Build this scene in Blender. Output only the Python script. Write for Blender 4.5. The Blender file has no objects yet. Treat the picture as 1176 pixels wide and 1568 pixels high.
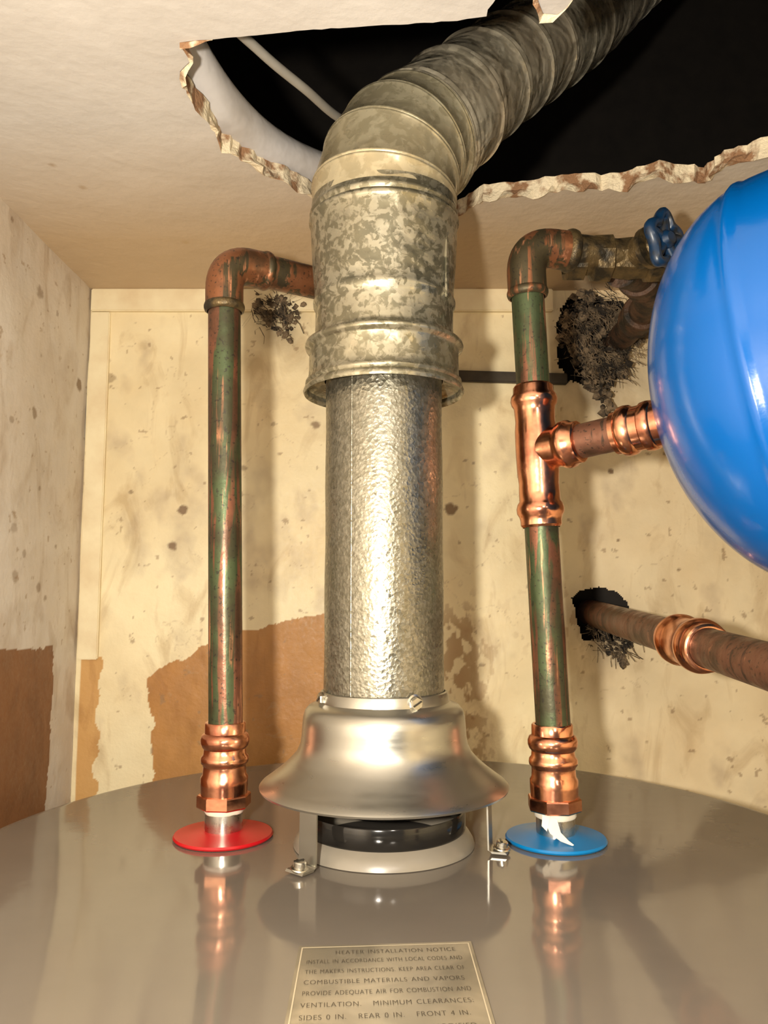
import bpy, math, random
import numpy as np
from mathutils import Vector, Matrix, geometry
random.seed(4); rng=np.random.RandomState(7)
pi=math.pi
sc=bpy.context.scene
COL=sc.collection

# ------------------------------------------------------------ helpers
def empty(name,loc=(0,0,0)):
    e=bpy.data.objects.new(name,None); e.empty_display_size=.02
    COL.objects.link(e); return e
def mkobj(name,verts,faces,mat=None,parent=None,smooth=True,angle=38):
    me=bpy.data.meshes.new(name); me.from_pydata([tuple(v) for v in verts],[],faces); me.validate(); me.update()
    if smooth:
        me.shade_smooth(); me.set_sharp_from_angle(angle=math.radians(angle))
    ob=bpy.data.objects.new(name,me); COL.objects.link(ob)
    if mat: me.materials.append(mat)
    if parent: ob.parent=parent
    return ob
def frame(t):
    t=Vector(t).normalized()
    a=Vector((0,0,1)) if abs(t.z)<.9 else Vector((1,0,0))
    u=(a-t*a.dot(t)).normalized(); return t,u,t.cross(u)
def rings_mesh(rings,cap=True):
    n=len(rings[0]); V=[];F=[]
    for r in rings: V+=r
    for i in range(len(rings)-1):
        for j in range(n):
            a=i*n+j;b=i*n+(j+1)%n
            F.append((a,b,b+n,a+n))
    if cap:
        F.append(tuple(range(n))[::-1]); F.append(tuple((len(rings)-1)*n+j for j in range(n)))
    return V,F
def lathe(name,prof,o,axis,mat,parent=None,seg=64,cap=True,angle=38,wob=0,smooth=True,rot=0):
    t,u,w=frame(axis); o=Vector(o); R=[]
    for r,s in prof:
        ring=[]
        for j in range(seg):
            a=2*pi*j/seg+rot
            rr=max(r,1e-5)*(1+(wob*math.sin(3*a+s*40)+wob*.6*math.sin(7*a-s*90) if wob else 0))
            ring.append(o+t*s+(u*math.cos(a)+w*math.sin(a))*rr)
        R.append(ring)
    V,F=rings_mesh(R,cap); return mkobj(name,V,F,mat,parent,smooth,angle)
def sweep(name,pts,rad,mat,parent=None,seg=32,cap=True,tang=None,angle=45,crumple=0):
    pts=[Vector(p) for p in pts]; n=len(pts)
    if not hasattr(rad,'__len__'): rad=[rad]*n
    T=[]
    for i in range(n):
        if tang: T.append(Vector(tang[i]).normalized())
        else: T.append((pts[min(i+1,n-1)]-pts[max(i-1,0)]).normalized())
    _,u,_=frame(T[0]); R=[]
    for i in range(n):
        t=T[i]; u=(u-t*u.dot(t)).normalized(); w=t.cross(u); ring=[]
        for j in range(seg):
            a=2*pi*j/seg
            rr=rad[i]
            if crumple: rr*=1+crumple*(math.sin(.31*i+3*a)+.7*math.sin(5*a-.23*i)+.5*math.sin(2*a+.11*i))
            ring.append(pts[i]+(u*math.cos(a)+w*math.sin(a))*rr)
        R.append(ring)
    V,F=rings_mesh(R,cap); return mkobj(name,V,F,mat,parent,True,angle)
def bend(p0,c,p1,R,n=12,ext=0):
    p0,c,p1=Vector(p0),Vector(c),Vector(p1)
    a=c+(p0-c).normalized()*R; b=c+(p1-c).normalized()*R
    return [a*(1-k)**2+c*2*k*(1-k)+b*k*k for k in [i/n for i in range(n+1)]]
def box(name,c,size,mat,parent=None,rotz=0,bev=.0005,rot=None):
    import bmesh
    bm=bmesh.new(); bmesh.ops.create_cube(bm,size=1)
    for v in bm.verts: v.co=Vector((v.co.x*size[0],v.co.y*size[1],v.co.z*size[2]))
    if bev: bmesh.ops.bevel(bm,geom=bm.edges[:],offset=bev,segments=2,affect='EDGES')
    M=Matrix.Translation(c)@(rot if rot is not None else Matrix.Rotation(rotz,4,'Z'))
    bmesh.ops.transform(bm,matrix=M,verts=bm.verts)
    me=bpy.data.meshes.new(name); bm.to_mesh(me); bm.free()
    ob=bpy.data.objects.new(name,me); COL.objects.link(ob); me.materials.append(mat)
    if parent: ob.parent=parent
    return ob
def join(obs,name,parent=None):
    V=[];F=[];MI=[];mats=[]
    for o in obs:
        b=len(V); me=o.data
        V+= [v.co.copy() for v in me.vertices]
        m=me.materials[0] if me.materials else None
        if m not in mats: mats.append(m)
        for p in me.polygons: F.append(tuple(b+i for i in p.vertices)); MI.append(mats.index(m))
    me=bpy.data.meshes.new(name); me.from_pydata(V,[],F); me.update()
    for m in mats: me.materials.append(m)
    me.polygons.foreach_set('material_index',MI)
    me.shade_smooth(); me.set_sharp_from_angle(angle=math.radians(38))
    for o in obs:
        d=o.data; bpy.data.objects.remove(o); bpy.data.meshes.remove(d)
    ob=bpy.data.objects.new(name,me); COL.objects.link(ob)
    if parent: ob.parent=parent
    return ob

# ------------------------------------------------------------ materials
class NT:
    def __init__(s,name):
        s.m=bpy.data.materials.new(name); s.m.use_nodes=True; s.t=s.m.node_tree; s.N=s.t.nodes; s.L=s.t.links
        s.b=s.N['Principled BSDF']; s.g=s.N.new('ShaderNodeNewGeometry')
    def link(s,a,b): s.L.new(a,b)
    def pos(s,scale=(1,1,1)):
        v=s.N.new('ShaderNodeVectorMath'); v.operation='MULTIPLY'; s.link(s.g.outputs['Position'],v.inputs[0]); v.inputs[1].default_value=scale; return v.outputs[0]
    def noise(s,sc,det=4,rough=.55,vec=None,dist=0):
        n=s.N.new('ShaderNodeTexNoise'); n.inputs['Scale'].default_value=sc; n.inputs['Detail'].default_value=det; n.inputs['Roughness'].default_value=rough; n.inputs['Distortion'].default_value=dist
        s.link(vec if vec else s.pos(),n.inputs['Vector']); return n.outputs[0]
    def warp(s,amp,sc):
        n=s.N.new('ShaderNodeTexNoise'); n.inputs['Scale'].default_value=sc; n.inputs['Detail'].default_value=2; s.link(s.pos(),n.inputs['Vector'])
        a=s.N.new('ShaderNodeVectorMath'); a.operation='MULTIPLY_ADD'; s.link(n.outputs[1],a.inputs[0]); a.inputs[1].default_value=(amp,)*3; s.link(s.pos(),a.inputs[2]); return a.outputs[0]
    def vor(s,sc,vec=None,feat='F1',out='Distance',rnd=1):
        n=s.N.new('ShaderNodeTexVoronoi'); n.feature=feat; n.inputs['Scale'].default_value=sc; n.inputs['Randomness'].default_value=rnd
        s.link(vec if vec else s.pos(),n.inputs['Vector']); return n.outputs[out]
    def ramp(s,f,stops,interp='LINEAR'):
        r=s.N.new('ShaderNodeValToRGB'); r.color_ramp.interpolation=interp; e=r.color_ramp.elements
        while len(e)<len(stops): e.new(.5)
        for i,(p,c) in enumerate(stops):
            e[i].position=p; e[i].color=(c,c,c,1) if not hasattr(c,'__len__') else (*c,1)
        s.link(f,r.inputs[0]); return r.outputs[0]
    def mix(s,f,a,b,mode='MIX'):
        m=s.N.new('ShaderNodeMix'); m.data_type='RGBA'; m.blend_type=mode
        for i,x in ((0,f),(6,a),(7,b)):
            if hasattr(x,'is_linked'): s.link(x,m.inputs[i])
            elif hasattr(x,'__len__'): m.inputs[i].default_value=(*x,1)
            else: m.inputs[i].default_value=x
        return m.outputs[2]
    def bump(s,h,dist,strength=1,nrm=None):
        b=s.N.new('ShaderNodeBump'); b.inputs['Distance'].default_value=dist; b.inputs['Strength'].default_value=strength
        s.link(h,b.inputs['Height'])
        if nrm: s.link(nrm,b.inputs['Normal'])
        return b.outputs[0]
    def set(s,**k):
        for n,v in k.items():
            n={'col':'Base Color','rough':'Roughness','metal':'Metallic','nrm':'Normal','coat':'Coat Weight','coatr':'Coat Roughness','spec':'Specular IOR Level'}[n]
            i=s.b.inputs[n]
            if hasattr(v,'is_linked'): s.link(v,i)
            elif hasattr(v,'__len__'): i.default_value=(*v,1)
            else: i.default_value=v
        return s.m

def wall_paint_mat():
    n=NT('aged_cream_paint'); a=n.N.new('ShaderNodeAttribute'); a.attribute_name='Col'
    f=n.noise(260,3); g=n.noise(9,5)
    c=n.mix(n.ramp(g,[(.40,0),(.68,.45)]),a.outputs['Color'],(.80,.68,.54),'MULTIPLY')
    sm=n.noise(1,5,vec=n.pos((26,26,11)),dist=1.2)
    c=n.mix(n.ramp(sm,[(.54,0),(.70,.50)]),c,(.58,.47,.35),'MULTIPLY')
    h=n.bump(n.noise(45,5),.0018,.6); h2=n.bump(f,.0004,.6,h)
    return n.set(col=c,rough=n.ramp(f,[(.3,.42),(.7,.58)]),nrm=h2,spec=.45)
M_wall=wall_paint_mat()

def ceiling_mat():
    n=NT('ceiling_paint')
    g=n.noise(7,5); c=n.mix(n.ramp(g,[(.3,0),(.7,1)]),(.60,.56,.52),(.50,.46,.42))
    v=n.vor(16); sp=n.noise(60,3,vec=None)
    m=n.N.new('ShaderNodeMath'); m.operation='ADD'; n.link(v,m.inputs[0])
    q=n.N.new('ShaderNodeMath'); q.operation='MULTIPLY'; n.link(sp,q.inputs[0]); q.inputs[1].default_value=.14; n.link(q.outputs[0],m.inputs[1])
    c=n.mix(n.ramp(m.outputs[0],[(.125,.85),(.165,0)]),c,(.25,.17,.11))
    sx=n.N.new('ShaderNodeSeparateXYZ'); n.link(n.pos(),sx.inputs[0])
    c=n.mix(n.ramp(sx.outputs[1],[(.50,0),(.68,.75)]),c,(.58,.40,.21))
    return n.set(col=c,rough=.6,nrm=n.bump(n.noise(160,5),.0006,.7,n.bump(n.noise(18,3),.004,.6)),spec=.3)
M_ceil=ceiling_mat()

n=NT('broken_plaster_edge'); M_edge=n.set(col=n.mix(n.ramp(n.noise(55,4),[(.47,0),(.57,1)]),(.80,.68,.48),(.30,.16,.08)),rough=.9,nrm=n.bump(n.noise(400,4),.0012,1))
n=NT('shade_dark_timber'); M_dark=n.set(col=n.mix(n.noise(30,4,vec=n.pos((1,6,1))),(.014,.012,.011),(.045,.034,.026)),rough=.9)  # near-black colour stands in for the darkness of attic and wall cavity
n=NT('tank_taupe_enamel'); M_tank=n.set(col=n.mix(n.noise(14,4),(.13,.11,.09),(.165,.14,.115)),rough=n.ramp(n.noise(25,4),[(.3,.06),(.7,.12)]),nrm=n.bump(n.noise(40,2),.0003,.4),spec=.6,coat=.25,coatr=.04)

def galv(name,cell,dark,light,tint,bumpd,rough=(.3,.5),crump=0,metal=.88,fine=0,blot=None,thr=(.42,.56),cs=26):
    n=NT(name); vec=n.warp(.9/cell,cell*1.1)
    vcol=n.vor(cell,vec=vec,out='Color')
    sep=n.N.new('ShaderNodeSeparateColor'); n.link(vcol,sep.inputs[0])
    if blot:
        f=n.noise(blot,3,rough=.6,dist=.8)
        av=n.N.new('ShaderNodeMath'); av.operation='MULTIPLY_ADD'; n.link(sep.outputs[0],av.inputs[0]); av.inputs[1].default_value=.16; n.link(f,av.inputs[2])
        c=n.mix(n.ramp(av.outputs[0],[(thr[0]+.08,0),(thr[1]+.08,1)]),dark,light)
    else: c=n.mix(n.ramp(sep.outputs[0],[(.15,0),(.85,1)]),dark,light)
    c=n.mix(n.ramp(n.noise(11,5),[(.4,0),(.7,.7)]),c,tint)
    r=n.ramp(sep.outputs[1],[(0,rough[0]),(1,rough[1])])
    h=n.bump(n.vor(cell,vec=vec,feat='F1'),bumpd,.8)
    if fine: h=n.bump(n.noise(cell*2.2,2),fine,.6,h)
    if crump: h=n.bump(n.noise(cs,2,dist=.6),crump,1,h)
    return n.set(col=c,rough=r,metal=metal,nrm=h)
M_flue=galv('galvanized_fine_spangle',430,(.225,.212,.165),(.335,.315,.255),(.255,.225,.155),.00030,(.24,.44),fine=.00006,blot=260,thr=(.38,.62))
M_flue_up=galv('galvanized_coarse_spangle',300,(.19,.18,.13),(.45,.42,.325),(.33,.285,.18),.00008,(.24,.42),crump=.0022,metal=.8,blot=125,thr=(.45,.55))
M_elbow=galv('galvanized_elbow',200,(.38,.335,.22),(.52,.465,.32),(.44,.34,.19),.00008,(.25,.34),crump=.0026,metal=.5,blot=90,thr=(.46,.56))
M_flex=galv('galvanized_duct',150,(.42,.375,.28),(.68,.61,.47),(.46,.36,.24),.0002,(.20,.32),crump=.008,metal=.42,blot=75,cs=30)
n=NT('draft_hood_metal'); M_hood=n.set(col=n.mix(n.noise(20,4),(.41,.395,.35),(.49,.47,.415)),metal=.95,rough=n.ramp(n.noise(40,3,vec=n.pos((1,1,8))),[(.3,.27),(.7,.35)]),nrm=n.bump(n.noise(30,2),.0005,.5))
n=NT('zinc_steel'); M_zinc=n.set(col=(.6,.57,.5),metal=1,rough=n.ramp(n.noise(150,3),[(.3,.2),(.7,.4)]))
n=NT('black_enamel'); M_black=n.set(col=n.mix(n.noise(60,3),(.006,.006,.006),(.02,.017,.014)),rough=.12)
n=NT('white_enamel_ring'); M_wring=n.set(col=n.mix(n.noise(50,3),(.25,.22,.175),(.19,.165,.13)),rough=.3)
def copper_new():
    n=NT('new_copper'); c=n.mix(n.ramp(n.noise(70,5),[(.4,0),(.72,1)]),(.84,.39,.23),(.45,.16,.10))
    return n.set(col=c,metal=1,rough=n.ramp(n.noise(90,3),[(.3,.13),(.7,.28)]),nrm=n.bump(n.noise(120,2),.0004,.4))
M_cu=copper_new()
def copper_old(name,green,brown,thr,hi=.62,metal=.6):
    n=NT(name); a=n.noise(1,5,vec=n.pos((95,95,7)),dist=.5); b=n.noise(1,4,vec=n.pos((190,190,14)))
    sp=n.noise(420,3)
    c=n.mix(n.ramp(a,[(thr,0),(thr+.04,1)]),brown,green)
    c=n.mix(n.ramp(b,[(hi,0),(hi+.07,.85)]),c,(.58,.25,.13))
    c=n.mix(n.ramp(n.noise(38,5),[(.46,0),(.62,.7)]),c,(.05,.036,.022))
    c=n.mix(n.ramp(sp,[(.60,0),(.66,.75)]),c,(.03,.025,.02))
    r=n.ramp(a,[(.4,.30),(.6,.50)])
    return n.set(col=c,metal=metal,rough=r,nrm=n.bump(n.noise(150,3),.0005,.6))
M_cuold=copper_old('tarnished_copper',(.066,.088,.040),(.21,.085,.048),.46,.60)
M_cubr=copper_old('brown_copper',(.075,.045,.03),(.19,.085,.052),.60,.66)
M_fit=copper_old('old_fitting',(.07,.055,.028),(.25,.10,.045),.52,.61)
n=NT('dark_bronze_valve'); M_valve=n.set(col=n.mix(n.ramp(n.noise(90,5),[(.4,0),(.6,1)]),(.035,.028,.018),(.13,.088,.038)),metal=.6,rough=.42,nrm=n.bump(n.noise(200,4),.001,1))
n=NT('corroded_iron'); M_corr=n.set(col=n.mix(n.ramp(n.noise(80,5),[(.4,0),(.6,1)]),(.025,.019,.013),(.10,.052,.03)),metal=.4,rough=.6,nrm=n.bump(n.noise(180,5),.002,1))
n=NT('navy_handle_paint'); M_navy=n.set(col=n.mix(n.ramp(n.noise(120,4),[(.5,0),(.65,1)]),(.004,.024,.065),(.015,.015,.015)),rough=.35)
n=NT('blue_tank_paint'); M_blue=n.set(col=n.mix(n.noise(6,3),(.0,.075,.30),(.0,.09,.35)),rough=.20,nrm=n.bump(n.noise(260,2),.0002,.35),coat=.2,coatr=.1)
n=NT('red_plastic'); M_red=n.set(col=n.mix(n.noise(40,2),(.46,.008,.012),(.40,.006,.01)),rough=.32)
n=NT('blue_plastic'); M_bluep=n.set(col=n.mix(n.noise(40,2),(.0,.17,.44),(.0,.145,.38)),rough=.32)
n=NT('ptfe_tape'); M_tape=n.set(col=n.mix(n.noise(90,2),(.80,.73,.60),(.65,.56,.44)),rough=.55)
n=NT('white_wrap'); M_white=n.set(col=n.mix(n.ramp(n.noise(22,4),[(.4,0),(.7,1)]),(.62,.59,.58),(.44,.40,.37)),rough=.6,nrm=n.bump(n.noise(40,3),.003,.5))
n=NT('grey_cable_jacket'); M_cable=n.set(col=n.mix(n.noise(50,3),(.34,.32,.28),(.22,.2,.17)),rough=.5)
n=NT('mineral_debris'); M_debris=n.set(col=n.mix(n.ramp(n.noise(80,5),[(.42,0),(.62,1)]),(.025,.019,.014),(.25,.18,.11)),rough=.95,nrm=n.bump(n.noise(600,3),.002,1))
n=NT('label_foil'); M_label=n.set(col=n.mix(n.ramp(n.noise(22,3,dist=.6),[(.42,0),(.60,1)]),(.26,.225,.165),(.42,.36,.26)),metal=.5,rough=.20)
n=NT('label_ink'); M_ink=n.set(col=n.mix(n.noise(60,2),(.03,.025,.018),(.06,.045,.03)),rough=.5)
n=NT('label_border'); M_lborder=n.set(col=n.mix(n.noise(60,2),(.55,.47,.33),(.65,.56,.4)),rough=.4,metal=.4)
n=NT('concrete_floor'); M_floor=n.set(col=n.mix(n.noise(8,5),(.22,.20,.17),(.32,.29,.25)),rough=.85)
n=NT('flue_interior'); M_flue_dark=n.set(col=n.mix(n.noise(30,3),(.02,.016,.012),(.05,.04,.03)),rough=.8)  # near-black colour stands in for the shade inside the flue
n=NT('dark_iron_strap'); M_iron=n.set(col=n.mix(n.noise(80,4),(.03,.024,.018),(.09,.07,.045)),rough=.6,metal=.4)

# ------------------------------------------------------------ 2D noise
def vnoise(x,y,seed=0):
    xi=np.floor(x).astype(int); yi=np.floor(y).astype(int); fx=x-xi; fy=y-yi
    fx=fx*fx*(3-2*fx); fy=fy*fy*(3-2*fy)
    def h(a,b):
        n=(a*374761393+b*668265263+seed*1442695041)&0xffffffff
        n=((n^(n>>13))*1274126177)&0xffffffff
        return ((n^(n>>16))&0xffff)/65535.
    return (h(xi,yi)*(1-fx)+h(xi+1,yi)*fx)*(1-fy)+(h(xi,yi+1)*(1-fx)+h(xi+1,yi+1)*fx)*fy
def fbm(x,y,seed=0,o=4):
    s=0;a=.5
    for i in range(o): s=s+a*vnoise(x*2**i,y*2**i,seed+i); a*=.5
    return s/(1-.5**o)
def inpoly(x,y,poly):
    r=np.zeros(x.shape,bool); n=len(poly)
    for i in range(n):
        x1,y1=poly[i];x2,y2=poly[(i+1)%n]
        if y1==y2: continue
        c=((y1>y)!=(y2>y))&(x<(x2-x1)*(y-y1)/(y2-y1)+x1); r^=c
    return r
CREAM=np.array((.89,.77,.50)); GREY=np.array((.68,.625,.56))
def paint_wall(x,z,base,patches,spots,seed,stain_tint=None):
    c=np.empty(x.shape+(3,)); c[:]=base
    f=fbm(x*14,z*14,seed)[...,None]; c*= .90+.18*f
    f2=fbm(x*60,z*60,seed+9)[...,None]; c*= .95+.10*f2
    # dirty smudges
    g=np.clip((fbm(x*24,z*16,seed+80)-.62)/.12,0,1)*fbm(x*90,z*90,seed+84)*.55
    c=c*(1-g[...,None])+np.array((.40,.30,.21))*g[...,None]
    wx=x+(fbm(x*70,z*70,seed+3)-.5)*.010; wz=z+(fbm(x*70,z*70,seed+5)-.5)*.010
    for poly,colr in patches:
        m=inpoly(wx,wz,poly); g=fbm(x*90,z*50,seed+6)
        cc=np.array(colr)*(.85+.3*g[...,None]); c=np.where(m[...,None],cc,c)
    for (sx,sz,sr,k) in spots:
        d=np.hypot(x-sx,(z-sz)*1.15)/sr+(fbm(x*160,z*160,seed+int(abs(sx)*9999)%50)-.5)*1.3
        m=np.clip((1.0-d)/.35,0,1)*k
        c=c*(1-m[...,None])+np.array((.20,.12,.06))*m[...,None]
    m=np.clip((fbm(x*130,z*130,seed+70)-.78)/.03,0,1)*.6
    c=c*(1-m[...,None])+np.array((.30,.19,.10))*m[...,None]
    r=np.abs(fbm(x*18+3,z*18,seed+21)-.5); m=(np.clip(1-r/.004,0,1)*(fbm(x*6,z*6,seed+30)>.54))*.4
    c=c*(1-m[...,None])+np.array((.45,.32,.18))*m[...,None]
    if stain_tint is not None: c=stain_tint(x,z,c,seed)
    return np.clip(c,0,1)
def grid_wall(name,us,vs,to3d,colf,holes,flip=False):
    U,V=np.meshgrid(us,vs); nu=len(us); nv=len(vs)
    pts=to3d(U,V).reshape(-1,3)
    col=colf(U,V).reshape(-1,3)
    Uc=(U[:-1,:-1]+U[1:,1:])/2; Vc=(V[:-1,:-1]+V[1:,1:])/2
    keep=np.ones(Uc.shape,bool)
    if holes:
        wx=Uc+(fbm(Uc*90,Vc*90,3)-.5)*.012; wz=Vc+(fbm(Uc*90,Vc*90,8)-.5)*.012
        for h in holes: keep&=~inpoly(wx,wz,h)
    idx=np.arange(nu*nv).reshape(nv,nu)
    q=np.stack([idx[:-1,:-1],idx[:-1,1:],idx[1:,1:],idx[1:,:-1]],-1)[keep]
    if flip: q=q[:,::-1]
    me=bpy.data.meshes.new(name); me.vertices.add(len(pts)); me.vertices.foreach_set('co',pts.ravel())
    me.loops.add(q.size); me.loops.foreach_set('vertex_index',q.ravel().astype(np.int32))
    me.polygons.add(len(q)); me.polygons.foreach_set('loop_start',np.arange(0,q.size,4,dtype=np.int32))
    me.polygons.foreach_set('loop_total',np.full(len(q),4,dtype=np.int32))
    me.update(calc_edges=True); me.validate()
    a=me.color_attributes.new('Col','FLOAT_COLOR','POINT')
    a.data.foreach_set('color',np.hstack([col,np.ones((len(col),1))]).ravel())
    me.materials.append(M_wall); me.shade_smooth()
    ob=bpy.data.objects.new(name,me); COL.objects.link(ob); return ob

ZC=.4745; YB=.80; XL=-.31; XR=.50; ZF=-1.25
us=np.arange(XL,XR+1e-6,.0014)
vs=np.concatenate([np.linspace(ZF,-.1,12)[:-1],np.arange(-.1,ZC,.0014),[ZC]])
brown=(.46,.225,.065)
patchB=[([(-.2365,.07),(-.227,.08),(-.188,.096),(-.178,.106),(-.143,.118),(-.0775,.131),(-.064,.135),(.03,.13),(.05,.10),(.055,.06),(.062,-.2),(-.235,-.2),(-.228,-.05),(-.232,.03)],brown)]
spotsB=[(-.207,.240,.007,.9),(-.216,.205,.006,.9),(.068,.242,.008,.9),(.235,.281,.004,.9),(-.291,.397,.005,.7),(-.285,.38,.006,.5),(.30,.18,.003,.8),(.24,.21,.002,.8),
        (-.145,.285,.004,.6),(-.07,.33,.006,.8),(-.26,.26,.003,.6),(.29,.30,.003,.7),(-.12,.36,.018,.12),(.27,.09,.002,.8),(-.288,.0,.003,.7),(-.16,.10,.003,.7)]
def stain_tintB(x,z,c,seed):
    m=((x<-.286+(fbm(x*60,z*60,4)-.5)*.012)&(x>-.305)&(z<.095+(fbm(x*80,z*10,5)-.5)*.03))
    c=np.where(m[...,None],np.array((.62,.36,.13)),c)
    d=np.exp(-((x-.075)/.035)**2)*np.clip((.17-z)/.05,0,1)*np.clip((z+.12)/.08,0,1)
    d2=np.exp(-((x-.17)/.03)**2-((z-.13)/.03)**2)
    m=np.clip((fbm(x*120,z*70,44)+.16*d+.1*d2-.64)/.05,0,1)*np.clip(d+d2,0,1)
    c=c*(1-.8*m[...,None])+np.array((.38,.22,.09))*.8*m[...,None]
    for hx,hz,hr in ((-.112,.435,.05),(.225,.40,.065),(.216,.11,.05)):
        g=np.exp(-((x-hx)**2+(z-hz)**2)/hr**2)*.8*fbm(x*50,z*50,61)
        c=c*(1-g[...,None])+np.array((.22,.14,.07))*g[...,None]
    g=np.clip((x-.17)/.05,0,1)*.6  # greyer tint over the right part of the wall
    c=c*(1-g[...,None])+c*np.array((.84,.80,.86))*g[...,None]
    return c
H1=[(-.130,.455),(-.128,.464),(-.10,.466),(-.095,.460),(-.100,.448),(-.110,.442),(-.120,.446)]
H2=[(.180,.40),(.183,.445),(.195,.466),(.225,.468),(.258,.458),(.262,.438),(.250,.415),(.238,.384),(.222,.372),(.196,.374),(.186,.385)]
H3=[(.193,.152),(.205,.160),(.225,.160),(.243,.152),(.248,.135),(.243,.112),(.225,.105),(.205,.108),(.196,.125)]
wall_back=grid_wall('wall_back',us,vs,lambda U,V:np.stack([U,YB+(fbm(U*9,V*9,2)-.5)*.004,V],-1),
    lambda U,V:paint_wall(U,V,CREAM,patchB,spotsB,11,stain_tintB),[H1,H2,H3])
us=np.concatenate([np.linspace(-.5,.40,18)[:-1],np.arange(.40,YB+.003,.0016)])
patchL=[([(.50,.108),(.6408,.1105),(.742,.1065),(.744,.09),(.742,-.0354),(.741,-.3),(.3,-.3)],(.24,.105,.042))]
spotsL=[(.6826,.4264,.008,.6),(.7804,.3668,.008,.85),(.681,.315,.006,.7),(.626,.466,.003,.6),(.7078,.1609,.005,.6),(.7224,.1521,.004,.6),(.655,.21,.006,.4),(.70,.25,.003,.6),(.64,.30,.004,.5),(.74,.20,.003,.6),(.69,.37,.003,.5),(.66,.17,.007,.5),(.675,.19,.004,.5),(.72,.42,.003,.5)]
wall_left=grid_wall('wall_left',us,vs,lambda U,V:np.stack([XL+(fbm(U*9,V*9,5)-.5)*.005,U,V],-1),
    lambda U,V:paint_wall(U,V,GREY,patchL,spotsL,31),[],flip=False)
us=np.linspace(-.5,YB,30)
wall_right=grid_wall('wall_right',us,np.linspace(ZF,ZC,30),lambda U,V:np.stack([XR+0*U,U,V],-1),
    lambda U,V:paint_wall(U,V,CREAM,[],[],51),[],flip=True)
mkobj('floor',[(-.6,-.9,ZF),(XR,-.9,ZF),(XR,YB+.1,ZF),(-.6,YB+.1,ZF),(-.6,-.9,ZF-.03),(XR,-.9,ZF-.03),(XR,YB+.1,ZF-.03),(-.6,YB+.1,ZF-.03)],
      [(0,1,2,3),(7,6,5,4),(0,4,5,1),(1,5,6,2),(2,6,7,3),(3,7,4,0)],M_floor,smooth=False)
box('cavity_dark_board',(.095,YB+.055,.2),(.83,.01,.8),M_dark,bev=0)  # dark board added behind the wall holes so they read dark

n=NT('trim_paint'); M_trim=n.set(col=n.mix(n.ramp(n.noise(24,5),[(.4,0),(.75,1)]),(.87,.755,.50),(.72,.56,.34)),rough=.55,nrm=n.bump(n.noise(60,4),.001,.6))
box('trim_1',(-.065,YB-.002,.4625),(.485,.008,.024),M_trim,bev=.001)
box('trim_2',(.38,YB-.002,.4625),(.23,.008,.024),M_trim,bev=.001)
box('trim_3',(-.2975,YB-.001,.27),(.020,.006,.36),M_trim,bev=.001)
box('wall_strap',(.128,YB-.003,.3795),(.125,.006,.0115),M_iron,bev=.001,rot=Matrix.Rotation(.03,4,'Y'))

# ------------------------------------------------------------ ceiling with broken opening
hole=[(-0.119,.4251),(-.1174,.442),(-.1273,.457),(-.1259,.4764),(-.1196,.501),(-.1178,.5281),(-.1069,.5449),(-.0936,.5673),(-.0755,.5816),(-.0573,.607),(-.0156,.6404),(.062,.6346),(.0807,.607),(.1116,.6018),(.1461,.5915),(.1869,.5895),(.2118,.572),(.2508,.5816),(.256,.5581),(.2798,.5406),(.33,.52),(.40,.47),(.41,.36),(.36,.27),(.24,.25),(.13,.29),
      (.108,.350),(.102,.392),(.096,.403),(.088,.402),(.080,.385),(.074,.36),(.062,.37),(.057,.4044),(.041,.4079),(.0044,.4109),(-.0401,.4145),(-.0781,.4197)]
def jag(poly,step,amp):
    out=[]; n=len(poly)
    for i in range(n):
        a=Vector(poly[i]);b=Vector(poly[(i+1)%n]); d=b-a; L=d.length; k=max(1,int(L/step)); nn=Vector((-d.y,d.x))/L
        straight = (a.y<.43 and b.y<.43 and a.y>.40)
        am=amp*(.25 if straight else 1)
        for j in range(k):
            p=a+d*(j/k)
            if j: p=p+nn*random.gauss(0,am)+d/L*random.gauss(0,am*.4)
            out.append(p)
    return out
hj=jag(hole,.0045,.0012)
outer=[(XL-.02,-.5),(XR+.02,-.5),(XR+.02,YB+.02),(XL-.02,YB+.02)]
tri=geometry.tessellate_polygon([[Vector((*p,0)) for p in outer],[Vector((p.x,p.y,0)) for p in hj]])
allp=[Vector(p) for p in outer]+hj; N=len(allp); TH=.013
V=[(p.x,p.y,ZC) for p in allp]+[(p.x+random.gauss(0,.0006),p.y+random.gauss(0,.0006),ZC+TH) for p in allp]
F=[];MI=[]
for t in tri:
    a,b,c=[allp[i] for i in t]
    cr=(b.x-a.x)*(c.y-a.y)-(b.y-a.y)*(c.x-a.x)
    tt=tuple(t) if cr<0 else tuple(t)[::-1]
    F.append(tt);MI.append(0); F.append(tuple(i+N for i in tt[::-1]));MI.append(1)
nh=len(hj)
for i in range(nh):
    a=4+i;b=4+(i+1)%nh; F.append((a,b,b+N,a+N));MI.append(1)
me=bpy.data.meshes.new('ceiling'); me.from_pydata(V,[],F); me.materials.append(M_ceil); me.materials.append(M_edge)
me.polygons.foreach_set('material_index',MI); me.update()
ceil=bpy.data.objects.new('ceiling',me); COL.objects.link(ceil)
V=[];F=[]
prev=0
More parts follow.
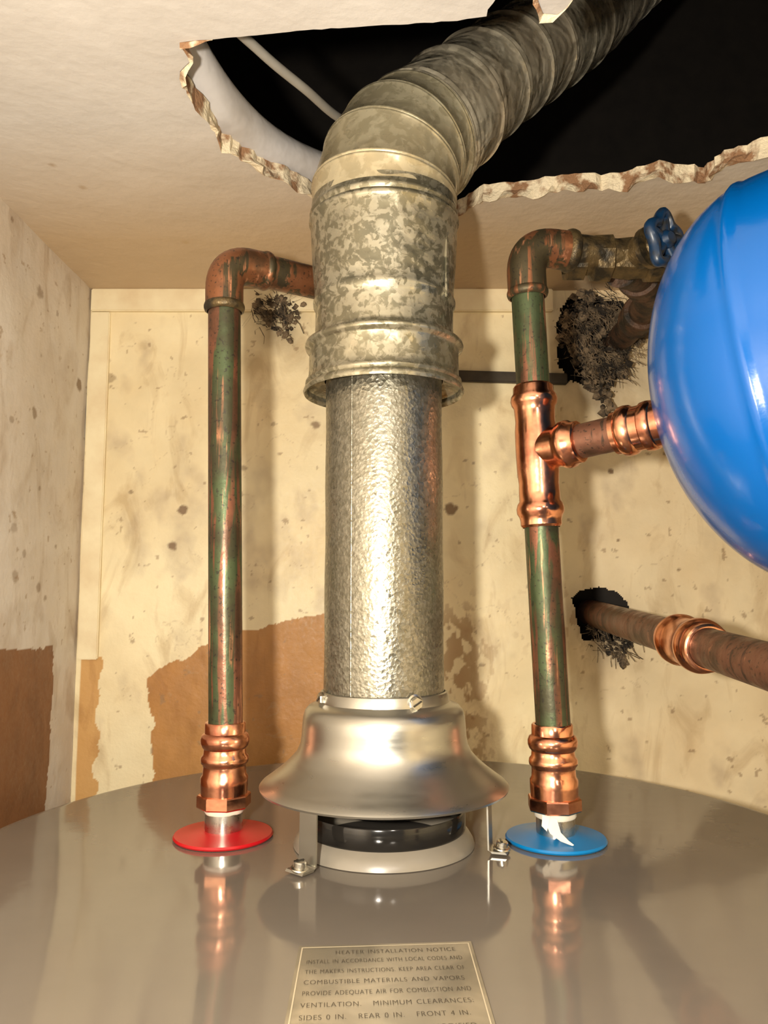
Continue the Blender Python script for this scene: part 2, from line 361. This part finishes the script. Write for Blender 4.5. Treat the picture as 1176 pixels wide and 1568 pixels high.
for i in range(nh):
    p=hj[i];q=hj[(i+1)%nh]
    if (p.y>.52 or p.x<-.10 or (p.x>.07 and p.y<.41)) and (q-p).length<.012:
        cen=Vector((.05,.48)); dr=(cen-p).normalized()
        l=max(.0004,.0028+.0024*math.sin(i*.5)+.0018*math.sin(i*1.7)+random.gauss(0,.0009))*(1.15 if p.y>.53 else .6)
        b=len(V); o=dr*l; o0=dr*(prev if prev else l); z0=ZC-.0020+.0022*math.sin(i*.8); 
        V+=[(p.x,p.y,ZC-.0004),(q.x,q.y,ZC-.0004),(q.x+o.x,q.y+o.y,ZC-.0020+.0022*math.sin((i+1)*.8)),(p.x+o0.x,p.y+o0.y,z0),(p.x,p.y,ZC+.006),(q.x,q.y,ZC+.006)]
        F+=[(b,b+1,b+2,b+3),(b+3,b+2,b+5,b+4)]; prev=l
    else: prev=0
fr=mkobj('torn_fringe',V,F,M_edge,smooth=False); fr.parent=ceil

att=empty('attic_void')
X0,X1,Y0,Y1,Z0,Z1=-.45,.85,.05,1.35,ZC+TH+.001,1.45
mkobj('dark_attic_box',[(X0,Y0,Z0),(X1,Y0,Z0),(X1,Y1,Z0),(X0,Y1,Z0),(X0,Y0,Z1),(X1,Y0,Z1),(X1,Y1,Z1),(X0,Y1,Z1)],
      [(4,5,6,7),(0,1,5,4),(1,2,6,5),(2,3,7,6),(3,0,4,7)],M_dark,att,smooth=False)  # closed box added over the opening to keep the attic dark
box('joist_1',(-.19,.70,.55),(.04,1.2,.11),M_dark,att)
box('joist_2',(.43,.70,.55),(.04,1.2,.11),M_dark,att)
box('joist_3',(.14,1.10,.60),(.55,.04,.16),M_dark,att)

def smoothpath(P,n=8):
    P=[Vector(p) for p in P]; out=[]
    for i in range(len(P)-1):
        a=P[max(i-1,0)];b=P[i];c=P[i+1];d=P[min(i+2,len(P)-1)]
        for k in range(n):
            t=k/n; out.append(.5*((2*b)+(c-a)*t+(2*a-5*b+4*c-d)*t*t+(3*b-a-3*c+d)*t**3))
    out.append(P[-1]); return out
wp=empty('insulated_pipe')
sweep('wrap',smoothpath([(-.150,.40,.545),(-.138,.455,.515),(-.118,.525,.503),(-.088,.585,.503),(-.045,.64,.512),(.01,.70,.53)]),.0165,M_white,wp,seg=28,crumple=.012)
cb=empty('electrical_cable')
sweep('jacket',smoothpath([(-.14,.38,.545),(-.108,.438,.515),(-.08,.478,.507),(-.055,.512,.505),(-.030,.56,.512),(.01,.63,.54)]),.0032,M_cable,cb,seg=14)

# ------------------------------------------------------------ water heater
wh=empty('water_heater'); TC=(.012,.492)
R=.272
lathe('tank_top',[(.0001,.0),(.15,0),(.262,0),(.2665,.0008),(.270,.0008),(R,-.001),(R+.0005,-.004),(R,-.007),(R-.002,-.010),(R-.002,-.06),(R-.002,ZF+.03),(R-.004,ZF+.001),(.01,ZF+.001)],(TC[0],TC[1],0),(0,0,1),M_tank,wh,seg=160,cap=False)
def nipple(nm,x,y,mdisc,wh):
    lathe(nm+'_gasket',[(.012,.0004),(.0312,.0004),(.0318,.0014),(.0310,.0026),(.022,.0032),(.016,.0045),(.0125,.0048)],(x,y,0),(0,0,1),mdisc,wh,seg=64)
    lathe(nm+'_nipple',[(.0118,.003),(.0122,.006),(.0122,.019),(.0118,.0195)],(x,y,0),(0,0,1),M_zinc,wh,seg=40)
nipple('hot',-.1034,.5235,M_red,wh); nipple('cold',.109,.516,M_bluep,wh)
lathe('cold_thread_tape',[(.0126,.0145),(.0132,.0155),(.0130,.0195),(.0125,.0202)],(.109,.516,0),(0,0,1),M_tape,wh,seg=40,wob=.02)
lathe('hot_thread_tape',[(.0124,.0155),(.0129,.0165),(.0128,.0195),(.0123,.0202)],(-.1034,.5235,0),(0,0,1),M_tape,wh,seg=40,wob=.02)
V=[];F=[]
pt=[(.1010,.5055,.0200),(.1035,.5035,.0150),(.1055,.5005,.0085),(.110,.4960,.0052),(.1145,.4930,.0035)]
w=[.003,.0038,.0032,.0022,.0004]
for i,p in enumerate(pt):
    V+=[(p[0]-w[i],p[1],p[2]),(p[0]+w[i],p[1]-.0008,p[2]+.0008)]
    if i: F.append((2*i-2,2*i-1,2*i+1,2*i))
mkobj('tape_tail',V,F,M_tape,wh)
mkobj('tape_flap',[(.099,.5058,.019),(.1035,.5035,.0190),(.1005,.5015,.0095),(.0975,.5025,.0125)],[(0,1,2,3)],M_tape,wh)

lab=[(-.0375,.3640),(.0390,.3690),(.0410,.262),(-.0350,.258)]
def inset(P,k):
    c=sum((Vector(p) for p in P),Vector((0,0)))/4; return [c+(Vector(p)-c)*k for p in P]
mkobj('label_plate',[(p[0],p[1],.0006) for p in lab]+[(p[0],p[1],.0001) for p in lab],[(0,1,2,3)[::-1],(0,1,5,4),(1,2,6,5),(2,3,7,6),(3,0,4,7)],M_label,wh,smooth=False)
a=inset(lab,.965);b=inset(lab,.950)
mkobj('label_border_line',[(p.x,p.y,.0008) for p in a]+[(p.x,p.y,.0008) for p in b],[(0,1,5,4),(1,2,6,5),(2,3,7,6),(3,0,4,7)],M_lborder,wh,smooth=False)
lines=["HEATER INSTALLATION NOTICE","INSTALL IN ACCORDANCE WITH LOCAL CODES AND","THE MAKERS INSTRUCTIONS. KEEP AREA CLEAR OF","COMBUSTIBLE MATERIALS AND VAPORS.","PROVIDE ADEQUATE AIR FOR COMBUSTION AND","VENTILATION.   MINIMUM CLEARANCES:","SIDES 0 IN.   REAR 0 IN.   FRONT 4 IN.","DRAFT HOOD MUST NOT BE MODIFIED.","DRAIN AND FLUSH ANNUALLY.  TEST RELIEF VALVE","YEARLY.   FOR INDOOR USE ONLY"]
ang=math.atan2(.005,.0765)
tobs=[]
for i,s in enumerate(lines):
    cu=bpy.data.curves.new('t','FONT'); cu.body=s; cu.size=.0040; cu.space_character=1.12; cu.space_word=1.3; cu.offset=-.00006
    to=bpy.data.objects.new('t',cu); COL.objects.link(to); bpy.context.view_layer.update()
    wd=max(to.dimensions.x,1e-4); k=min(.80,.0660/wd)
    dg=bpy.context.evaluated_depsgraph_get(); me=bpy.data.meshes.new_from_object(to.evaluated_get(dg))
    y=.3555-i*.0088
    x0=-.0330+i*.0003+(.012 if i==0 else 0)
    me.transform(Matrix.Translation((x0,y,.0009))@Matrix.Rotation(ang,4,'Z')@Matrix.Diagonal((k,1.25,1,1)))
    bpy.data.objects.remove(to); m=bpy.data.objects.new('tt',me); COL.objects.link(m); me.materials.clear(); me.materials.append(M_ink); tobs.append(m)
join(tobs,'label_text',wh)

# ------------------------------------------------------------ draft hood
FX,FY=.0,.512
dh=empty('draft_hood')
lathe('hood_cone',[(.0392,.094),(.0405,.0935),(.0413,.091),(.0418,.0875),(.0445,.0862),(.0480,.0848),(.0503,.0820),(.0515,.0780),(.0520,.072),(.0523,.0665),(.0530,.0615),(.0555,.0560),(.0605,.0505),(.0670,.0450),(.0735,.0402),(.0772,.0376),(.0784,.0362),(.0780,.0350),(.0765,.0357),(.067,.0430),(.060,.0485),(.0525,.056),(.048,.066),(.040,.075)],(FX,FY,0),(0,0,1),M_hood,dh,seg=128,cap=False,angle=50)
lathe('collar_ring',[(.0505,.0095),(.0512,.0105),(.0512,.021),(.0506,.0222),(.0495,.0215),(.0490,.0105),(.0495,.0092),(.0505,.0095)],(FX,FY,0),(0,0,1),M_black,dh,seg=96,cap=False)
lathe('baffle_disc',[(.0001,.020),(.030,.0205),(.0335,.022),(.0335,.0235),(.030,.0245),(.0001,.026)],(FX,FY,0),(0,0,1),M_black,dh,seg=64,cap=False)
lathe('base_ring',[(.044,.001),(.0485,.006),(.0505,.0095),(.0535,.0070),(.0560,.0030),(.0567,.0004)],(FX,FY,0),(0,0,1),M_wring,dh,seg=96,cap=False)
lathe('flue_opening',[(.0001,.0015),(.044,.0015)],(FX,FY,0),(0,0,1),M_flue_dark,dh,seg=64,cap=False)  # flat black disc in place of the dark flue hole
for k,ag in enumerate((-130,-16.5,105)):
    a=math.radians(ag)
    prof=[(.0105,.0012),(.0015,.0012),(0,.003),(-.0005,.034),(-.002,.0415),(-.010,.0470)]
    V=[];F=[];hw=.0068
    er=Vector((math.cos(a),math.sin(a),0)); et=Vector((-math.sin(a),math.cos(a),0)); c0=Vector((FX,FY,0))+er*.0675
    for (pr,pz) in prof:
        for off in (0,.0012):
            for sg in (-1,1): V.append(c0+er*(pr-off*.8)+et*hw*sg+Vector((0,0,pz+(off if pz<.002 else 0))))
    for i in range(len(prof)-1):
        b=i*4;c=b+4
        F+=[(b,b+1,c+1,c),(b+2,c+2,c+3,b+3),(b,c,c+2,b+2),(b+1,b+3,c+3,c+1)]
    F+=[(0,2,3,1),(len(V)-4,len(V)-3,len(V)-1,len(V)-2)]
    mkobj('leg_%d'%(k+1),V,F,M_hood,dh)
    sp=c0+er*.0062
    s1=lathe('a',[(.0048,.0024),(.0052,.0030),(.0050,.0036),(.0036,.0040),(.0035,.0066),(.0029,.0072),(.0001,.0073)],(sp.x,sp.y,0),(0.1,-.1,1),M_zinc,None,seg=24,cap=False)
    s2=box('b',(sp.x,sp.y-.0004,.0074),(.0062,.0010,.0008),M_black,None,rotz=.6+k,bev=0)
    join([s1,s2],'leg_screw_%d'%(k+1),dh)

# ------------------------------------------------------------ flue pipe
fp=empty('flue_vent_pipe')
prof=[(.0383,.086)]+[(.0385+.0002*math.sin(z*90),z) for z in np.linspace(.09,.300,12)]
lathe('lower_pipe',prof,(FX,FY,0),(0,0,1),M_flue,fp,seg=112,cap=False,wob=.002)
lathe('seam_edge',[(.0008,.092),(.0009,.30)],(FX-.020,FY-.0325,0),(0,0,1),M_flue,fp,seg=10)
for ag in (-158,-63):
    a=math.radians(ag); d=Vector((math.cos(a),math.sin(a),0)); p=Vector((FX,FY,.0905))+d*.0400
    s1=lathe('a',[(.0040,.0004),(.0042,.0010),(.0041,.0030),(.0036,.0038),(.0001,.0040)],p,d,M_zinc,None,seg=6,cap=False,smooth=False)
    s0=lathe('c',[(.0052,.0002),(.0054,.0010),(.0042,.0014)],p,d,M_zinc,None,seg=24,cap=False)
    s2=box('b',tuple(p+d*.0041),(.0006,.0060,.0010),M_black,None,bev=0,rot=Matrix.Rotation(a,4,'Z')@Matrix.Rotation(.5,4,'X'))
    join([s1,s0,s2],'screw',fp)
up=[(.0395,.296),(.0500,.2935),(.0528,.2905),(.0536,.2885),(.0528,.2868),(.0512,.2880),(.0508,.2905),(.0512,.2925),(.0522,.2935),(.0520,.2950),(.0505,.2962),
    (.0500,.300),(.0497,.3145),(.0503,.3160),(.0524,.3172),(.0530,.3188),(.0524,.3206),(.0500,.3216),(.0470,.3228),(.0463,.326),(.0463,.343),(.0468,.3450),(.0478,.3470),(.0480,.3490),(.0473,.3510),(.0468,.3530),
    (.0472,.360),(.0484,.375),(.0493,.392),(.0497,.4015),(.0505,.4030),(.0510,.4045),(.0505,.4062),(.0496,.4072),(.0503,.4088),(.0506,.4100),(.0500,.4115),(.0492,.4130),(.0492,.418)]
lathe('reducer_collar',up,(FX,FY,0),(0,0,1),M_flue_up,fp,seg=112,cap=False,angle=60,wob=.004)
box('upper_seam',(FX+.0405,FY-.0265,.372),(.004,.0015,.055),M_flue_up,fp,rotz=math.radians(57))
h=Vector((.67,.74,0)).normalized()
def tl(a): a=math.radians(a); return h*math.sin(a)+Vector((0,0,1))*math.cos(a)
cur=Vector((FX,FY,.414)); P=[cur.copy()];T=[tl(0)];RR=[.0492]
angs=[0,17,32,46]; lens=[.011,.024,.022,.020]; r0=.0490
for i in range(4):
    cur=cur+tl(angs[i])*lens[i]
    nxt=angs[i+1] if i<3 else angs[i]
    m=(angs[i]+nxt)/2; t=tl(m); rb=r0-.0008*i
    for ds,dr in ((-.0030,0),(-.0020,.0007),(-.0008,.0011),(0,.0002),(.0008,.0011),(.0020,.0007),(.0030,0)):
        P.append(cur+t*ds); T.append(t); RR.append(rb+dr)
sweep('gored_elbow',P,RR,M_elbow,fp,seg=112,cap=False,tang=T,angle=70)
d=tl(46); P=[];RR=[];L=.80; n_=320; c0=cur
for i in range(n_+1):
    s=L*i/n_; P.append(c0+d*s+Vector((0,0,.004*math.sin(s*14))))
    r=.0462-.0036*min(1,s/.10)
    ph=(s%.055)/.055
    if ph<.09: r+=.0018*math.sin(ph/.09*pi)
    elif .14<ph<.23: r+=.0012*math.sin((ph-.14)/.09*pi)
    RR.append(r)
sweep('roof_duct',P,RR,M_flex,fp,seg=96,cap=False,angle=70,crumple=.004)

# ------------------------------------------------------------ copper pipework
def press_adapter(nm,x,y,par,ax=(0,0,1)):
    lathe(nm+'_body',[(.0122,.0185),(.0150,.0190),(.0150,.0285),(.0152,.033),(.0152,.0375),(.0140,.0395),(.0138,.0445),(.0140,.0455),(.0152,.0468),(.0155,.0485),(.0152,.0505),(.0138,.0522),(.0136,.0555),(.0150,.0572),(.0158,.0595),(.0158,.0620),(.0148,.0645),(.0132,.0655),(.0131,.0715),(.0126,.0722),(.0110,.0722)],(x,y,0),ax,M_cu,par,seg=56,cap=False)
    lathe(nm+'_hex',[(.0120,.0188),(.0168,.0190),(.0174,.0198),(.0174,.0262),(.0168,.0270),(.0150,.0272)],(x,y,0),ax,M_cu,par,seg=8,cap=False,smooth=False,rot=.3)
def bead(nm,c,ax,r,par,mat,w=.004):
    lathe(nm,[(r-.0022,-w),(r-.0006,-w*.7),(r,-w*.2),(r,w*.2),(r-.0006,w*.7),(r-.0022,w)],c,ax,mat,par,seg=48,cap=False)
hp=empty('copper_pipe')
b0=Vector((-.1034,.5235,.069)); top=Vector((-.1110,.5235,.385))
press_adapter('adapter',-.1034,.5235,hp,(-.004,0,1))
crn=top; far=Vector((-.020,.588,.388)); 
el=bend(b0,crn,far,.021)
lathe('riser',[(.0111,0),(.0111,(el[0]-b0).length)],b0,el[0]-b0,M_cuold,hp,seg=48)
sweep('elbow',[el[0]-(crn-b0).normalized()*.012]+el+[el[-1]+(far-crn).normalized()*.012],.0130,M_fit,hp,seg=40)
bead('elbow_bead_1',el[0]-(crn-b0).normalized()*.012,(crn-b0),.0140,hp,M_valve,.0035)
bead('elbow_bead_2',el[-1]+(far-crn).normalized()*.010,(far-crn),.0140,hp,M_fit,.0035)
e2=bend(crn,far,Vector((-.012,.83,.41)),.02)
sweep('return_run',[el[-1]]+e2+[Vector((-.012,.83,.41))],.0118,M_fit,hp,seg=36)
cp=empty('copper_pipe')
cb0=Vector((.109,.516,.069)); ct=Vector((.0965,.5155,.393))
press_adapter('adapter',.109,.516,cp,(-.012,0,1))
ax=(ct-cb0).normalized()
crn=ct; far=Vector((.175,.530,.390))
el=bend(cb0,crn,far,.021)
lathe('riser',[(.0111,0),(.0111,(el[0]-cb0).length)],cb0,el[0]-cb0,M_cuold,cp,seg=48)
sweep('elbow',[el[0]-ax*.013]+el+[el[-1]+(far-crn).normalized()*.010],.0132,M_fit,cp,seg=40)
bead('elbow_bead_1',el[0]-ax*.013,ax,.0140,cp,M_fit,.0035)
bead('elbow_bead_2',el[-1]+(far-crn).normalized()*.012,(far-crn),.0148,cp,M_valve,.0040)
sweep('valve_run',[el[-1],far+Vector((.003,0,0)),Vector((.43,.55,.390))],.0118,M_valve,cp,seg=36)
def along(z): return cb0+ax*((z-cb0.z)/ax.z)
tz=[(.199,.0122),(.2005,.0134),(.2035,.0134),(.206,.0140),(.2085,.0154),(.2115,.0156),(.2145,.0148),(.2165,.0134),(.222,.0134),(.228,.0131),(.236,.0138),(.250,.0140),(.264,.0138),(.270,.0131),(.276,.0134),(.2795,.0136),(.2815,.0150),(.2845,.0156),(.2875,.0150),(.2895,.0136),(.2935,.0134),(.295,.0122),(.295,.0112)]
lathe('tee_body',[(r,z-.199) for z,r in tz],along(.199),ax,M_cu,cp,seg=56,cap=False)
tc=along(.250); bd=Vector((.1695,.459,.2575))-tc; bl=bd.length; bd.normalize()
lathe('tee_branch',[(.0120,.0),(.0136,.010),(.0136,.016),(.0140,.018),(.0154,.020),(.0158,.0225),(.0154,.025),(.0138,.027),(.0136,.031),(.0122,.032),(.0112,.032)],tc,bd,M_cu,cp,seg=56,cap=False)
lathe('branch_pipe',[(.0111,.02),(.0111,bl-.01)],tc,bd,M_cubr,cp,seg=48)
s=bl-.034
lathe('branch_adapter',[(.0112,s),(.0134,s+.001),(.0136,s+.004),(.0154,s+.006),(.0158,s+.009),(.0154,s+.012),(.0138,s+.014),(.0138,s+.019),(.0150,s+.020),(.0154,s+.023),(.0150,s+.026),(.0140,s+.027),(.0140,s+.036)],tc,bd,M_cu,cp,seg=56,cap=False)

# expansion tank
et_=empty('expansion_tank'); P0=tc+bd*bl; bdt=Vector((.77,-.63,.13)).normalized()
prof=[(.012,-.002),(.016,.0)]
Rt=.112; dl=.080
for i in range(1,61):
    a=i/60*pi/2; r=max(.016,Rt*math.sin(a)); s=dl*(1-math.cos(a))
    if .0665<s<.0735: r+=.0016*math.sin((s-.0665)/.007*pi)
    prof.append((r,s))
prof+=[(Rt,.13),(Rt,.18),(Rt,.225)]
for i in range(1,20):
    a=i/19*pi/2; prof.append((max(.0005,Rt*math.cos(a)),.225+dl*math.sin(a)))
lathe('shell',prof,P0,bdt,M_blue,et_,seg=160,angle=50)

# valve
gv=empty('gate_valve'); vc=Vector((.172,.530,.390))
s=[lathe('a',[(.0118,-.045),(.0160,-.044),(.0160,-.032),(.0125,-.031),(.0125,-.027),(.0165,-.025),(.0170,-.014),(.0140,-.012),(.0155,0),(.0140,.012),(.0170,.014),(.0165,.025),(.0118,.026)],vc,(1,.02,0),M_valve,None,seg=8,cap=False),
   lathe('b',[(.0118,.0),(.0118,.016),(.0145,.017),(.0145,.021),(.0080,.022),(.0055,.025),(.0045,.034)],vc,(.52,-.85,.03),M_valve,None,seg=20)]
join(s,'valve_body',gv)
hd=Vector((.52,-.85,.03)).normalized(); hc=vc+hd*.031
t,u,w_=frame(hd)
V=[];F=[];ns=60
for i in range(ns):
    a=2*pi*i/ns; rr=.0150+.0022*math.cos(5*a); cc=hc+(u*math.cos(a)*1.12+w_*math.sin(a)*.85)*rr; er=(u*math.cos(a)+w_*math.sin(a))
    for j in range(10):
        b=2*pi*j/10; V.append(cc+er*math.cos(b)*.0042+t*math.sin(b)*.0042)
for i in range(ns):
    for j in range(10): F.append((i*10+j,i*10+(j+1)%10,((i+1)%ns)*10+(j+1)%10,((i+1)%ns)*10+j))
hw=[mkobj('a',V,F,M_navy)]
for k in range(5):
    a=2*pi*k/5; dd=(u*math.cos(a)+w_*math.sin(a)); hw.append(sweep('s',[hc,hc+dd*.0145],.0038,M_navy,None,seg=10))
hw.append(lathe('h',[(.0065,-.004),(.0065,.003),(.004,.006)],hc,hd,M_navy,None,seg=16))
join(hw,'handwheel',gv)
ob=empty('corroded_branch_pipe')
sweep('pipe',smoothpath([(.172,.548,.390),(.198,.585,.400),(.226,.64,.408),(.236,.71,.410),(.236,.835,.408)]),.0130,M_corr,ob,seg=32)
for k,(c_,t_) in enumerate((((.202,.592,.402),(.45,.8,.15)),((.2355,.70,.4098),(.1,1,0)))):
    lathe('coupling_%d'%(k+1),[(.0130,-.014),(.0165,-.013),(.0175,-.010),(.0165,-.007),(.0160,.007),(.0175,.010),(.0165,.013),(.0130,.014)],c_,t_,M_corr,ob,seg=32)

rp=empty('copper_pipe')
a0=Vector((.216,.835,.1365)); a1=Vector((.2175,.27,.1045)); dn=Vector((.2175,.262,.02))
dd=(a1-a0).normalized(); el=bend(a0,a1,dn,.022)
sweep('run',[a0]+el+[dn],.0135,M_cubr,rp,seg=48)
cc=a0+dd*((.835-.556)/abs(dd.y))
lathe('coupling',[(.0137,-.036),(.0160,-.035),(.0163,-.030),(.0168,-.028),(.0186,-.026),(.0188,-.021),(.0172,-.018),(.0164,-.016),(.0164,.004),(.0172,.006),(.0188,.009),(.0190,.014),(.0184,.017),(.0166,.019),(.0163,.026),(.0150,.027),(.0137,.027)],cc,dd,M_cu,rp,seg=56,cap=False)

# ------------------------------------------------------------ debris in wall openings
def debris(name,cen,ext,n,sz,fib=1,tail=0):
    V=[];F=[]
    ico=[(0,0,1),(.9,0,.45),(.28,.85,.45),(-.72,.53,.45),(-.72,-.53,.45),(.28,-.85,.45),(.72,.53,-.45),(-.28,.85,-.45),(-.9,0,-.45),(-.28,-.85,-.45),(.72,-.53,-.45),(0,0,-1)]
    fi=[(0,1,2),(0,2,3),(0,3,4),(0,4,5),(0,5,1),(1,6,2),(2,7,3),(3,8,4),(4,9,5),(5,10,1),(6,7,2),(7,8,3),(8,9,4),(9,10,5),(10,6,1),(11,7,6),(11,8,7),(11,9,8),(11,10,9),(11,6,10)]
    for k in range(n):
        th_=random.uniform(0,2*pi); q=math.sqrt(random.random())*(1+.22*math.sin(3*th_+1)+.12*math.sin(7*th_))
        dx=ext[0]*q*math.cos(th_); dz=ext[2]*q*math.sin(th_)
        if tail and dz<0: dx=dx*(1+dz/ext[2]*.55)+tail*(-dz/ext[2]); dz*=1.25
        c=Vector((cen[0]+dx,cen[1]+random.uniform(-ext[1],ext[1]),cen[2]+dz))
        s=random.uniform(.25,1)**1.5*sz; b=len(V)
        for p in ico: V.append(c+Vector((p[0]*random.uniform(.4,1.5),p[1]*random.uniform(.5,1.2),p[2]*random.uniform(.4,1.6)))*s)
        F+=[tuple(b+i for i in f) for f in fi]
    for k in range(int(n*fib)):
        th_=random.uniform(0,2*pi); q=random.uniform(.3,1.05)
        c=Vector((cen[0]+ext[0]*q*math.cos(th_),cen[1]-ext[1]*1.1,cen[2]+ext[2]*q*math.sin(th_)))
        dv=Vector((random.uniform(-1,1),random.uniform(-.5,.2),random.uniform(-1.3,.5))).normalized()*random.uniform(.005,.018)
        md=c+dv*.5+Vector((random.gauss(0,.0015),random.gauss(0,.001),random.gauss(0,.0015)))
        sd=Vector((.00028,0,.00028)); b=len(V); V+=[c-sd,c+sd,md+sd,md-sd,c+dv+sd,c+dv-sd]; F+=[(b,b+1,b+2,b+3),(b+3,b+2,b+4,b+5)]
    return mkobj(name,V,F,M_debris,smooth=False)
debris('insulation_debris',(.218,YB-.014,.412),(.038,.024,.047),760,.0054,.8,.010)
debris('insulation_debris',(-.114,YB-.004,.448),(.024,.008,.022),260,.0036,.4,.016)
debris('insulation_debris',(.230,YB-.003,.118),(.026,.007,.024),260,.0036,.5,.010)

# ------------------------------------------------------------ lights, world, camera
def point(name,loc,e,size,col):
    l=bpy.data.lights.new(name,'POINT'); l.energy=e; l.shadow_soft_size=size; l.color=col
    o=bpy.data.objects.new(name,l); o.location=loc; COL.objects.link(o); return o
point('torch_light',(-.065,-.01,.165),16.5,.010,(1,.92,.78))
point('fill_lamp',(.17,-.30,.36),3.6,.03,(1,.90,.76))  # lamp added as soft fill, upper right behind the camera
w=bpy.data.worlds.new('room'); sc.world=w; w.use_nodes=True; bg=w.node_tree.nodes['Background']
bg.inputs[0].default_value=(1,.93,.84,1); bg.inputs[1].default_value=.18
cam=bpy.data.cameras.new('camera'); co=bpy.data.objects.new('camera',cam); COL.objects.link(co)
co.location=(0,0,.155); co.rotation_euler=(math.radians(96),0,0)
cam.sensor_fit='HORIZONTAL'; cam.sensor_width=36; cam.lens=36*1200/1176; cam.clip_start=.005; cam.clip_end=20
sc.camera=co
sc.view_settings.view_transform='Standard'
